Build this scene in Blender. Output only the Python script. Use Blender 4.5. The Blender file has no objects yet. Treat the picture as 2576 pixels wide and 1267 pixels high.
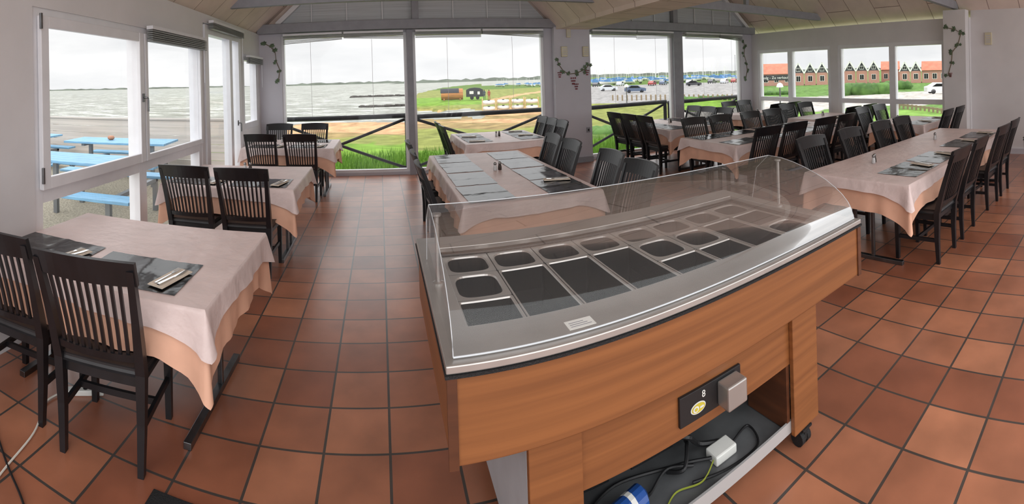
import bpy, math, random
from math import sin, cos, pi, tan, atan2, sqrt, radians
from mathutils import Vector, Matrix
random.seed(7)
SC=bpy.context.scene
COL=bpy.context.collection
# ------------------------------------------------------------------ materials
MATS={}
def srgb(c):
    r=[]
    for v in c:
        v=v/255.
        r.append(v/12.92 if v<=.04045 else ((v+.055)/1.055)**2.4)
    return (r[0],r[1],r[2],1)
def mat(name,rgb,rough=.5,metal=0,noise=0,nscale=8,stretch=(1,1,1),bump=0,bscale=30,rgb2=None,coat=0,spec=.5,emit=0,sheen=0):
    if name in MATS: return MATS[name]
    m=bpy.data.materials.new(name); m.use_nodes=True; nt=m.node_tree; b=nt.nodes['Principled BSDF']
    b.inputs['Base Color'].default_value=srgb(rgb); b.inputs['Roughness'].default_value=rough; b.inputs['Metallic'].default_value=metal
    b.inputs['Specular IOR Level'].default_value=spec
    if coat: b.inputs['Coat Weight'].default_value=coat; b.inputs['Coat Roughness'].default_value=.15
    if sheen: b.inputs['Sheen Weight'].default_value=sheen
    tc=nt.nodes.new('ShaderNodeTexCoord'); mp=nt.nodes.new('ShaderNodeMapping'); mp.inputs['Scale'].default_value=stretch
    nt.links.new(tc.outputs['Object'],mp.inputs[0])
    n=nt.nodes.new('ShaderNodeTexNoise'); n.inputs['Scale'].default_value=nscale; n.inputs['Detail'].default_value=5
    nt.links.new(mp.outputs[0],n.inputs['Vector'])
    mx=nt.nodes.new('ShaderNodeMix'); mx.data_type='RGBA'
    c2=rgb2 if rgb2 else tuple(max(0,v*(1-noise)) for v in rgb)
    mx.inputs[6].default_value=srgb(rgb); mx.inputs[7].default_value=srgb(c2)
    rp=nt.nodes.new('ShaderNodeMapRange'); rp.inputs[1].default_value=.35; rp.inputs[2].default_value=.65
    nt.links.new(n.outputs[0],rp.inputs[0]); nt.links.new(rp.outputs[0],mx.inputs[0]); nt.links.new(mx.outputs[2],b.inputs['Base Color'])
    if bump:
        n2=nt.nodes.new('ShaderNodeTexNoise'); n2.inputs['Scale'].default_value=bscale; n2.inputs['Detail'].default_value=3
        nt.links.new(mp.outputs[0],n2.inputs['Vector'])
        bp=nt.nodes.new('ShaderNodeBump'); bp.inputs['Strength'].default_value=bump; bp.inputs['Distance'].default_value=.02
        nt.links.new(n2.outputs[0],bp.inputs['Height']); nt.links.new(bp.outputs[0],b.inputs['Normal'])
    MATS[name]=m; return m
def brickmat(name,c1,c2,cm,w,h,mort,offset=0,rough=.4,scale=1,shift=(0,0,0),rot=(0,0,0),bump=.3,noise=.25,spec=.5,coat=0):
    m=bpy.data.materials.new(name); m.use_nodes=True; nt=m.node_tree; b=nt.nodes['Principled BSDF']; b.inputs['Roughness'].default_value=rough
    b.inputs['Specular IOR Level'].default_value=spec
    if coat: b.inputs['Coat Weight'].default_value=coat; b.inputs['Coat Roughness'].default_value=.28
    tc=nt.nodes.new('ShaderNodeTexCoord'); mp=nt.nodes.new('ShaderNodeMapping'); mp.inputs['Location'].default_value=shift; mp.inputs['Rotation'].default_value=rot
    nt.links.new(tc.outputs['Object'],mp.inputs[0])
    br=nt.nodes.new('ShaderNodeTexBrick'); br.offset=offset; br.inputs['Scale'].default_value=scale; br.inputs['Brick Width'].default_value=w; br.inputs['Row Height'].default_value=h
    br.inputs['Mortar Size'].default_value=mort; br.inputs['Mortar Smooth'].default_value=.1; br.inputs['Bias'].default_value=0
    br.inputs['Color1'].default_value=srgb(c1); br.inputs['Color2'].default_value=srgb(c2); br.inputs['Mortar'].default_value=srgb(cm)
    nt.links.new(mp.outputs[0],br.inputs['Vector'])
    n=nt.nodes.new('ShaderNodeTexNoise'); n.inputs['Scale'].default_value=4; n.inputs['Detail'].default_value=8; nt.links.new(mp.outputs[0],n.inputs['Vector'])
    rp=nt.nodes.new('ShaderNodeMapRange'); rp.inputs[1].default_value=.3; rp.inputs[2].default_value=.7; rp.inputs[3].default_value=1-noise; rp.inputs[4].default_value=1+noise
    nt.links.new(n.outputs[0],rp.inputs[0])
    mu=nt.nodes.new('ShaderNodeVectorMath'); mu.operation='SCALE'; nt.links.new(br.outputs['Color'],mu.inputs[0]); nt.links.new(rp.outputs[0],mu.inputs['Scale'])
    nt.links.new(mu.outputs[0],b.inputs['Base Color'])
    iv=nt.nodes.new('ShaderNodeMath'); iv.operation='SUBTRACT'; iv.inputs[0].default_value=1; nt.links.new(br.outputs['Fac'],iv.inputs[1])
    bp=nt.nodes.new('ShaderNodeBump'); bp.inputs['Strength'].default_value=bump; bp.inputs['Distance'].default_value=.004
    nt.links.new(iv.outputs[0],bp.inputs['Height']); nt.links.new(bp.outputs[0],b.inputs['Normal'])
    MATS[name]=m; return m
def glassmat(name,tint=(1,1,1,1),refl=.06,rmax=.75,body=0.0,bodycol=(.8,.8,.8,1)):
    m=bpy.data.materials.new(name); m.use_nodes=True; nt=m.node_tree; nt.nodes.clear()
    o=nt.nodes.new('ShaderNodeOutputMaterial'); t=nt.nodes.new('ShaderNodeBsdfTransparent'); t.inputs[0].default_value=tint
    g=nt.nodes.new('ShaderNodeBsdfGlossy'); g.inputs['Roughness'].default_value=.03
    fr=nt.nodes.new('ShaderNodeLayerWeight'); fr.inputs[0].default_value=.25
    mr=nt.nodes.new('ShaderNodeMapRange'); mr.inputs[3].default_value=refl; mr.inputs[4].default_value=rmax; nt.links.new(fr.outputs['Fresnel'],mr.inputs[0])
    mr.inputs[1].default_value=0.05
    mx=nt.nodes.new('ShaderNodeMixShader'); nt.links.new(mr.outputs[0],mx.inputs[0]); nt.links.new(t.outputs[0],mx.inputs[1]); nt.links.new(g.outputs[0],mx.inputs[2])
    out=mx
    if body:
        d=nt.nodes.new('ShaderNodeBsdfDiffuse'); d.inputs[0].default_value=bodycol
        m2=nt.nodes.new('ShaderNodeMixShader'); m2.inputs[0].default_value=body
        nt.links.new(mx.outputs[0],m2.inputs[1]); nt.links.new(d.outputs[0],m2.inputs[2]); out=m2
    nt.links.new(out.outputs[0],o.inputs[0]); MATS[name]=m; return m

TILE=brickmat('terracotta_tiles',(178,118,88),(138,82,60),(68,62,58),.3,.3,.0065,rough=.36,shift=(0,-.02,0),bump=.35,noise=.2,spec=.6,coat=.55)
CEIL=brickmat('ceiling_boards',(230,214,204),(222,205,194),(150,130,120),1.7,.6,.007,offset=.5,rough=.9,bump=.15,noise=.06)
WALL=mat('wall_paint',(222,220,222),.8,noise=.03,nscale=2)
WALL2=mat('wall_paint_cool',(200,198,206),.8,noise=.03,nscale=2)
BEAM=mat('grey_beam_paint',(152,153,160),.6,noise=.05)
WHITE=mat('white_frame_paint',(230,230,234),.35,noise=.02)
BLIND=mat('blind_slats',(200,204,208),.5,noise=.12,nscale=3,stretch=(.2,.2,30))
DBLIND=mat('blind_stack',(160,164,162),.4,noise=.35,nscale=2,stretch=(.5,.5,60))
GLASS=glassmat('window_glass',refl=.03)
BLACKW=mat('black_stained_wood',(26,26,30),.36,noise=.35,nscale=10,stretch=(1,1,.2))
SEATM=mat('black_leather',(40,38,40),.45,noise=.2)
PEACH=mat('peach_cloth',(240,188,160),.6,noise=.06,nscale=5,bump=.25,bscale=8)
LILAC=mat('white_pink_cloth',(228,208,204),.4,noise=.06,nscale=4,bump=.4,bscale=14)
STEEL=mat('brushed_steel',(188,184,180),.34,metal=.7,noise=.06,nscale=6)
STEELP=mat('grey_sheet_steel',(112,114,116),.45,metal=.3,noise=.2,nscale=6)
STEELW=mat('pale_tray_edge',(190,190,190),.4,metal=.3)
STEELD=mat('dark_steel',(120,120,122),.35,metal=1,noise=.2)
PANIN=mat('pan_interior',(34,36,37),.4,metal=.4,noise=.2,nscale=3,spec=.3)
WELLD=mat('dark_well',(10,13,12),.45,noise=.1,nscale=2,spec=.2)
WOOD=mat('oak_veneer',(144,90,50),.42,nscale=2.5,stretch=(.3,.3,14),rgb2=(122,74,40))
WOODD=mat('dark_oak_edge',(96,54,30),.5,nscale=3,stretch=(1,1,8),rgb2=(78,43,24))
MATB=mat('black_placemat',(20,22,24),.15,noise=.3,nscale=3,bump=.24,bscale=6)
NAPK=mat('paper_napkin',(224,212,196),.8,noise=.06)
CUT=mat('cutlery_steel',(225,225,225),.15,metal=1)
CAP=mat('chrome_cap',(150,150,150),.2,metal=1)
PEPP=mat('pepper_glass',(60,45,36),.2,noise=.3,nscale=60)
SALT=mat('salt_glass',(205,205,205),.2,noise=.1,nscale=60)
RUB=mat('black_rubber',(28,28,30),.7,noise=.3,bump=.4,bscale=200)
DARKP=mat('matte_black_plastic',(26,26,28),.5,noise=.1)
BLUE=mat('blue_painted_wood',(122,172,206),.5,noise=.12,nscale=6,stretch=(1,6,6))
PLASTW=mat('white_plastic',(225,225,220),.4,noise=.03)
CREAM=mat('cream_plastic',(214,206,180),.5,noise=.04)
GUARD=glassmat('acrylic',refl=.035,rmax=.5,body=.03)
GEDGE=mat('acrylic_edge',(200,204,208),.15,noise=.02)

# ------------------------------------------------------------------ mesh builder
class MB:
    def __init__(s): s.v=[]; s.f=[]; s.m=[]; s.p=[]
    def add(s,vs,fs,mi=0):
        o=len(s.v); s.p.append((o,len(s.f))); s.v+= [tuple(v) for v in vs]
        for f in fs: s.f.append(tuple(i+o for i in f)); s.m.append(mi)
    def box(s,x0,x1,y0,y1,z0,z1,mi=0):
        s.add([(x0,y0,z0),(x1,y0,z0),(x1,y1,z0),(x0,y1,z0),(x0,y0,z1),(x1,y0,z1),(x1,y1,z1),(x0,y1,z1)],
              [(3,2,1,0),(4,5,6,7),(0,1,5,4),(1,2,6,5),(2,3,7,6),(3,0,4,7)],mi); return s
    def beam(s,p0,p1,w,h,w2=None,h2=None,up=(0,0,1),mi=0):
        p0=Vector(p0);p1=Vector(p1);d=(p1-p0).normalized();u=Vector(up)
        if abs(d.dot(u))>.98: u=Vector((0,1,0))
        sd=d.cross(u).normalized(); u2=sd.cross(d)
        w2=w if w2 is None else w2; h2=h if h2 is None else h2
        vs=[]
        for p,a,b in((p0,w,h),(p1,w2,h2)):
            for i,j in((-1,-1),(1,-1),(1,1),(-1,1)): vs.append(p+sd*(i*a/2)+u2*(j*b/2))
        s.add(vs,[(3,2,1,0),(4,5,6,7),(0,1,5,4),(1,2,6,5),(2,3,7,6),(3,0,4,7)],mi); return s
    def tube(s,pts,r,n=8,mi=0,caps=True):
        pts=[Vector(p) for p in pts]; vs=[]; N=len(pts)
        for i,p in enumerate(pts):
            d=(pts[min(i+1,N-1)]-pts[max(i-1,0)]).normalized(); u=Vector((0,0,1))
            if abs(d.dot(u))>.95: u=Vector((0,1,0))
            a=d.cross(u).normalized(); b=a.cross(d); rr=r[i] if isinstance(r,(list,tuple)) else r
            for k in range(n): vs.append(p+a*(rr*cos(2*pi*k/n))+b*(rr*sin(2*pi*k/n)))
        fs=[(i*n+k,i*n+(k+1)%n,(i+1)*n+(k+1)%n,(i+1)*n+k) for i in range(N-1) for k in range(n)]
        if caps: fs+=[tuple(range(n))[::-1],tuple(range((N-1)*n,N*n))]
        s.add(vs,fs,mi); return s
    def lathe(s,prof,c=(0,0,0),n=16,mi=0):
        vs=[(c[0]+r*cos(2*pi*k/n),c[1]+r*sin(2*pi*k/n),c[2]+z) for r,z in prof for k in range(n)]
        N=len(prof); fs=[(i*n+k,i*n+(k+1)%n,(i+1)*n+(k+1)%n,(i+1)*n+k) for i in range(N-1) for k in range(n)]
        fs+=[tuple(range(n))[::-1],tuple(range((N-1)*n,N*n))]
        s.add(vs,fs,mi); return s
    def quad(s,a,b,c,d,mi=0): s.add([a,b,c,d],[(0,1,2,3)],mi); return s
    def extr(s,poly,axis,a,b,mi=0):
        n=len(poly)
        def mk(p,t): return (t,p[0],p[1]) if axis=='x' else ((p[0],t,p[1]) if axis=='y' else (p[0],p[1],t))
        vs=[mk(p,a) for p in poly]+[mk(p,b) for p in poly]
        s.add(vs,[tuple(range(n)),tuple(range(2*n-1,n-1,-1))]+[(i,(i+1)%n,n+(i+1)%n,n+i) for i in range(n)],mi); return s
    def obj(s,name,mats,parent=None,loc=(0,0,0),rot=0,smooth=False,bevel=0,label=None,sub=0):
        me=bpy.data.meshes.new(name); me.from_pydata(s.v,[],s.f)
        if not isinstance(mats,(list,tuple)): mats=[mats]
        for m in mats: me.materials.append(m)
        me.polygons.foreach_set('material_index',s.m)
        if smooth: me.polygons.foreach_set('use_smooth',[True]*len(s.f))
        me.update()
        o=bpy.data.objects.new(name,me); COL.objects.link(o); o.location=loc; o.rotation_euler=(0,0,rot)
        if parent: o.parent=parent
        if bevel:
            b=o.modifiers.new('bevel','BEVEL'); b.width=bevel; b.segments=2; b.limit_method='ANGLE'
        if sub:
            b=o.modifiers.new('sub','SUBSURF'); b.levels=sub; b.render_levels=sub
        if label: o['label']=label
        return o
    def multi(s,name,mats,**kw):
        r=[]; pp=s.p+[(len(s.v),len(s.f))]
        for (a,fa),(c,fc) in zip(pp[:-1],pp[1:]):
            q=MB(); q.v=s.v[a:c]; q.f=[tuple(i-a for i in f) for f in s.f[fa:fc]]; q.m=s.m[fa:fc]; r.append(q.obj(name,mats,**kw))
        return r
def empty(name,loc=(0,0,0),rot=0,label=None,cat=None,group=None):
    o=bpy.data.objects.new(name,None); COL.objects.link(o); o.location=loc; o.rotation_euler=(0,0,rot); o.empty_display_size=.1
    if label: tag(o,label,cat,group)
    return o
def tag(o,label,cat,group=None):
    o['label']=label; o['category']=cat
    if group: o['group']=group
    return o
def struct(o): o['kind']='structure'; return o
def dup(root,loc,rot=0,label=None,group=None,scale=None):
    def cp(o,par):
        n=o.copy(); COL.objects.link(n)
        if par: n.parent=par
        for c in o.children: cp(c,n)
        return n
    n=cp(root,None); n.location=loc; n.rotation_euler=(0,0,rot)
    if label: n['label']=label
    if group: n['group']=group
    if scale: n.scale=scale
    return n

# ------------------------------------------------------------------ ROOM
XL,XR,YB=-2.2,8.6,8.45
EAVE=2.6
b=MB(); b.quad((-2.3,-2.5,0),(9.2,-2.5,0),(9.2,8.6,0),(-2.3,8.6,0)); struct(b.obj('floor',TILE))
b=MB()
def wx(b,x0,x1,openings,ya,yb,z0,z1,mi=0):
    y=ya
    for (o0,o1,c0,c1) in sorted(openings):
        if o0>y: b.box(x0,x1,y,o0,z0,z1,mi)
        if c0>z0: b.box(x0,x1,o0,o1,z0,c0,mi)
        if c1<z1: b.box(x0,x1,o0,o1,c1,z1,mi)
        y=o1
    if y<yb: b.box(x0,x1,y,yb,z0,z1,mi)
wx(b,XL-.15,XL,[(2.42,5.5,.06,2.26),(5.6,7.2,0,2.5),(7.35,8.3,.95,2.2)],-.6,8.6,0,EAVE+.02)
struct(b.obj('wall_left',WALL))
b=MB()
wx(b,XR,XR+.15,[(3.28,5.8,.35,2.2),(6.0,8.25,.35,2.2)],2.78,8.6,0,EAVE+.02)
wx(b,XR+.1,XR+.25,[],-2.5,2.78,0,2.8)
b.box(8.38,8.59,2.785,3.23,0,2.75)
struct(b.obj('wall_right',WALL))
b=MB()
def wy(b,y0,y1,openings,xa,xb,z0,z1):
    x=xa
    for (o0,o1,c0,c1) in sorted(openings):
        if o0>x: b.box(x,o0,y0,y1,z0,z1)
        if c0>z0: b.box(o0,o1,y0,y1,z0,c0)
        if c1<z1: b.box(o0,o1,y0,y1,c1,z1)
        x=o1
    if x<xb: b.box(x,xb,y0,y1,z0,z1)
wy(b,YB,YB+.15,[(-1.78,.5,.05,2.56),(.61,3.1,.05,2.56),(4.03,6.1,.05,2.56),(6.34,8.2,.05,2.56)],-2.2,8.6,0,2.62)
b.box(3.26,4.01,8.3,8.445,0,2.62)
struct(b.obj('wall_back',WALL2))
b=MB(); b.box(-2.2,3.35,8.3,8.62,2.61,2.78); struct(b.obj('trim_1',BEAM,bevel=.01))
b=MB(); b.box(3.9,8.6,8.3,8.62,2.61,2.78); struct(b.obj('trim_1',BEAM,bevel=.01))
APX1,APX2=.72,6.3; SL=.9
def gable(n,xa,xb,apx):
    b=MB(); zt=2.78+(apx-xa-.05)*SL
    b.add([(xa,8.5,2.78),(xb,8.5,2.78),(apx,8.5,zt)],[(0,1,2)],0)
    for k in range(1,8):
        x=xa+(xb-xa)*k/8
        zz=2.78+min(x-xa,xb-x)*SL
        b.box(x-.008,x+.008,8.46,8.49,2.79,zz,1)
    b.box(apx-.11,apx+.01,8.36,8.48,2.785,zt,2)
    b.beam((xa,8.45,2.78),(apx,8.45,zt),.1,.08,mi=1); b.beam((xb,8.45,2.78),(apx,8.45,zt),.1,.08,mi=1)
    struct(b.obj('window_%d'%n,[BLIND,WHITE,BEAM]))
gable(20,-1.85,3.3,APX1); gable(21,3.98,8.45,APX2-.1)
b=MB(); b.quad((-2.2,8.55,2.63),(8.6,8.55,2.63),(8.6,8.55,5.4),(-2.2,8.55,5.4)); struct(b.obj('wall_gable',CEIL))
b=MB()
def slope(b,x0,z0,x1,z1,ya,yb):
    b.quad((x0,ya,z0),(x0,yb,z0),(x1,yb,z1),(x1,ya,z1))
ZA1=EAVE+(APX1-XL)*SL
slope(b,XL-.1,EAVE-.02,APX1,ZA1,-.6,8.56); slope(b,APX1,ZA1,3.3,EAVE+.05,-.6,8.56)
b.box(3.3,3.98,-.6,8.29,EAVE-.02,EAVE+.05)
ZA2=EAVE+(APX2-3.98)*SL
slope(b,3.98,EAVE+.05,APX2,ZA2,-2.5,8.56); slope(b,APX2,ZA2,XR+.3,EAVE,-2.5,8.56)
struct(b.obj('ceiling',CEIL))
for y,x0,x1,kp in ((6.4,-2.25,3.4,APX1),(6.3,3.9,8.62,APX2),(3.05,3.9,8.62,APX2)):
    b=MB(); b.box(x0,x1,y-.05,y+.05,2.78,2.93); b.box(kp-.04,kp+.04,y-.04,y+.04,2.93,4.6)
    for o in b.multi('trim_2',BEAM,bevel=.008): struct(o)
b=MB(); b.box(XR+.07,XR+.1,-2.5,2.78,0,.1); struct(b.obj('baseboard_right',WALL2))
b=MB(); b.box(3.26,4.01,8.27,8.3,0,.1); struct(b.obj('baseboard_back',BEAM))
def win(name,axis,c,a0,a1,z0,z1,mull=(),bars=(),fw=.06,dep=.09):
    b=MB()
    def bx(p0,p1,q0,q1,e=0):
        d=dep/2-e
        if axis=='x': b.box(c-d,c+d,p0,p1,q0,q1)
        else: b.box(p0,p1,c-d,c+d,q0,q1)
    bx(a0,a0+fw,z0,z1);bx(a1-fw,a1,z0,z1);bx(a0+fw,a1-fw,z0,z0+fw,.001);bx(a0+fw,a1-fw,z1-fw,z1,.001)
    cuts=sorted([a0+fw]+[v for m,w in mull for v in (m-w/2,m+w/2)]+[a1-fw])
    for m,w in mull: bx(m-w/2,m+w/2,z0+fw,z1-fw,.002)
    for (q,h) in bars:
        for i in range(0,len(cuts),2): bx(cuts[i],cuts[i+1],q-h/2,q+h/2,.003)
    if axis=='x': b.quad((c,a0,z0),(c,a1,z0),(c,a1,z1),(c,a0,z1),1)
    else: b.quad((a0,c,z0),(a1,c,z0),(a1,c,z1),(a0,c,z1),1)
    return struct(b.obj(name,[WHITE,GLASS]))
win('window_1','x',XL-.07,2.42,5.5,.06,2.26,mull=[(3.97,.14)],bars=[(.93,.12)],fw=.09,dep=.12)
win('window_2','x',XL-.07,7.35,8.3,.95,2.2,fw=.1,dep=.12)
def sash(y0,y1,z0,z1,fw):
    b=MB(); x0,x1=XL-.005,XL+.035
    b.box(x0,x1,y0,y0+fw,z0,z1); b.box(x0,x1,y1-fw,y1,z0,z1); b.box(x0,x1-.002,y0+fw,y1-fw,z0,z0+fw); b.box(x0,x1-.002,y0+fw,y1-fw,z1-fw,z1)
    return struct(b.obj('window_3',WHITE,bevel=.006))
o=sash(2.47,3.96,.97,2.2,.085); sash(3.98,5.46,.97,2.2,.06)
def handle(par,x,y,z,sgn=1):
    b=MB(); b.box(x,x+.012,y-.015,y+.015,z-.04,z+.04); b.tube([(x+.012,y,z),(x+.05,y,z),(x+.055,y,z-.01),(x+.055,y,z-.13)],.009)
    return b.obj('handle',STEELD,parent=par,smooth=False,label='brushed metal lever handle')
handle(o,XL+.035,3.92,1.58)
for zz in (1.02,2.1):
    b=MB(); b.tube([(XL+.045,2.46,zz),(XL+.045,2.46,zz+.11)],.012,8); b.obj('hinge',STEELD,parent=o)
b=MB(); 
for p in ((5.62,5.74,.0,2.48),(7.06,7.18,0,2.48),(5.74,6.62,2.36,2.48),(6.74,7.06,2.36,2.48),(5.74,6.62,0,.14),(6.74,7.06,0,.14),(6.62,6.74,0.0,2.48)): b.box(XL-.1,XL+.02,*p)
b.quad((XL-.04,5.74,.14),(XL-.04,7.06,.14),(XL-.04,7.06,2.36),(XL-.04,5.74,2.36),1)
d=struct(b.obj('door_1',[WHITE,GLASS])); handle(d,XL+.02,6.95,1.1)
win('window_4','y',YB+.06,-1.78,.5,.05,2.56,fw=.05)
win('window_5','y',YB+.06,.61,3.1,.05,2.56,fw=.05)
win('window_6','y',YB+.06,4.03,6.1,.05,2.56,fw=.05)
win('window_7','y',YB+.06,6.34,8.2,.05,2.56,fw=.05)
win('window_8','x',XR+.07,6.0,8.25,.35,2.2,mull=[(7.19,.14)],bars=[(.98,.1)],fw=.08,dep=.12)
win('window_9','x',XR+.07,3.28,5.8,.35,2.2,mull=[(4.46,.14)],bars=[(.98,.1)],fw=.08,dep=.12)
b=MB(); b.box(6.1,6.34,8.38,8.449,0,2.6); b.box(.5,.61,8.38,8.449,0,2.6)
for o in b.multi('trim_3',BEAM): struct(o)

# ------------------------------------------------------------------ blinds
def blind(x0,x1,y,z0,z1,axis='y',lab='raised grey venetian blind stack hanging at the window head',drop=0):
    b=MB(); n=6
    for k in range(n):
        za=z0+(z1-z0)*k/n; t=(z1-z0)/n*.6; dz=drop*(1-k/n)
        sl=.03
        if axis=='y': b.add([(x0,y-sl,za-dz),(x1,y-sl,za+dz*.3),(x1,y+sl,za+dz*.3+.004),(x0,y+sl,za-dz+.004),(x0,y-sl,za-dz+t),(x1,y-sl,za+dz*.3+t),(x1,y+sl,za+dz*.3+t),(x0,y+sl,za-dz+t)],[(3,2,1,0),(4,5,6,7),(0,1,5,4),(1,2,6,5),(2,3,7,6),(3,0,4,7)])
        else: b.add([(y-sl,x0,za-dz),(y+sl,x0,za-dz),(y+sl,x1,za),(y-sl,x1,za),(y-sl,x0,za-dz+t),(y+sl,x0,za-dz+t),(y+sl,x1,za+t),(y-sl,x1,za+t)],[(3,2,1,0),(4,5,6,7),(0,1,5,4),(1,2,6,5),(2,3,7,6),(3,0,4,7)])
    e=b.obj('venetian_blind',DBLIND); tag(e,lab,'blind','raised blinds')
    h=MB()
    if axis=='y': h.box(x0,x1,y-.035,y+.035,z1+.001,z1+.035)
    else: h.box(y-.035,y+.035,x0,x1,z1+.001,z1+.035)
    h.obj('headrail',WHITE,parent=e)
    c=MB()
    xm=x0+(x1-x0)*.47
    if axis=='y': c.tube([(xm,y-.03,z0),(xm,y-.03,z0-1.35)],.003,4)
    else: c.tube([(y+.03,x1-.1,z0),(y+.03,x1-.1,z0-.4)],.003,4)
    c.obj('cord',WHITE,parent=e)
for x0,x1,dr in ((-1.72,-.65,.04),(-.62,.44,-.03),(.66,1.85,.0),(1.88,3.05,-.05),(4.08,5.1,.0),(5.12,6.05,.03),(6.4,7.4,.0),(7.42,8.15,-.04)):
    blind(x0,x1,8.34,2.44,2.55,drop=dr)
blind(4.0,5.45,XL+.08,2.12,2.24,'x')
blind(5.7,7.1,XL+.08,2.42,2.5,'x')
blind(7.4,8.28,XL+.08,2.04,2.14,'x')

# ------------------------------------------------------------------ vines, boxes on walls
LEAF=mat('vine_leaf_green',(98,120,92),.7,noise=.25,nscale=20); GRAPE=mat('grape_red',(160,84,92),.6,noise=.2); STEM=mat('vine_stem',(112,100,78),.7)
def vine(org,ux,pts,leaves,grapes,nrm,lab):
    b=MB(); ux=Vector(ux); org=Vector(org); uz=Vector((0,0,1)); nn=Vector(nrm)
    W=lambda a,c,k=0: org+ux*a+uz*c+nn*k
    b.tube([W(a,c,.004) for a,c in pts],.008,5,mi=1)
    for a,c,s,r in leaves:
        vs=[W(a,c,.012)]
        for k in range(10):
            rr=s*(1 if k%2==0 else .6)*(1.15 if k==0 else 1); t=r+2*pi*k/10
            vs.append(W(a+rr*cos(t),c+rr*sin(t),.008))
        b.add(vs,[(0,i,i%10+1) for i in range(1,11)],0)
    for a,c,s in grapes:
        for k in range(9):
            ra=a+(k%3-1)*s*.35*(1-(k//3)*.3); rc=c-(k//3)*s*.45
            b.lathe([(.001,-s*.16),(s*.16,0),(.001,s*.16)],tuple(W(ra,rc,.012)),6,mi=2)
    tag(b.obj('vine_decoration',[LEAF,STEM,GRAPE]),lab,'wall decoration','painted vines')
rl=lambda n,pts,s: [(pts[i%len(pts)][0]+random.uniform(-.05,.05),pts[i%len(pts)][1]+random.uniform(-.04,.04),s*random.uniform(.8,1.2),random.uniform(0,6)) for i in range(n)]
p=[(-.02,2.03),(0,1.92),(.1,1.78),(.22,1.72),(.36,1.73),(.5,1.78),(.6,1.84),(.64,1.9)]
vine((3.33,8.297,0),(1,0,0),p,rl(16,p,.042),[(.02,1.75,.09),(.3,1.64,.12),(.36,1.52,.1),(.6,1.78,.09)],(0,-1,0),'green grape vine garland with red grapes across the pillar')
p=[(0,2.45),(.12,2.38),(.2,2.28),(.22,2.1),(.28,1.95),(.25,1.75)]
vine((-2.1,8.447,0),(1,0,0),p,rl(14,p,.04),[],(0,-1,0),'green leafy vine trailing down the wall corner')
p=[(0,2.45),(.05,2.3),(.02,2.1),(.1,1.9),(.12,1.7),(.06,1.5)]
vine((8.3,8.447,0),(1,0,0),p,rl(14,p,.044),[],(0,-1,0),'green leafy vine beside the tall window')
p=[(0,2.42),(.18,2.38),(.3,2.3),(.24,2.1),(.12,1.95),(.1,1.75),(.02,1.5)]
vine((8.379,3.17,0),(0,-1,0),p,rl(18,p,.038),[(.08,1.55,.07)],(-1,0,0),'green leafy vine hanging down the white pillar')
def wallbox(x,y,z,w,h,d,axis,name,lab,cat):
    b=MB(); b.box(-w/2,w/2,-d/2,d/2,-h/2,h/2)
    o=b.obj(name,CREAM,loc=(x,y,z),rot=0 if axis=='y' else pi/2,bevel=.008); tag(o,lab,cat)
    g=MB()
    for k in range(4): g.box(-w*.35,w*.35,-d/2-.006,-d/2+.002,-h*.3+k*h*.18,-h*.3+k*h*.18+h*.05)
    g.obj('grille',WALL2,parent=o)
wallbox(3.45,8.275,2.15,.12,.2,.05,'y','wall_speaker','small cream plastic wall box mounted on the pillar','speaker')
wallbox(3.9,8.275,2.15,.12,.2,.05,'y','wall_speaker','small cream plastic wall box mounted on the pillar','speaker')
wallbox(3.55,8.275,2.5,.08,.16,.05,'y','motion_sensor','small white motion sensor high on the pillar','sensor')
b=MB(); b.box(-.04,.04,-.01,.01,-.05,.05); o=b.obj('wall_socket',BEAM,loc=(3.92,8.29,.62),bevel=.004); tag(o,'grey electrical wall socket low on the pillar','socket')
g=MB(); g.box(-.015,.015,-.015,-.008,-.02,.02); g.obj('socket_face',RUB,parent=o)
b=MB(); b.box(-.02,.02,-.07,.07,-.12,.12); o=b.obj('wall_speaker',CREAM,loc=(8.68,2.42,2.2),bevel=.008); tag(o,'cream plastic wall box high on the plain wall','speaker')
g=MB(); [g.box(-.027,-.018,-.045,.045,-.07+k*.04,-.055+k*.04) for k in range(4)]; g.obj('grille',WALL2,parent=o)

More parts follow.
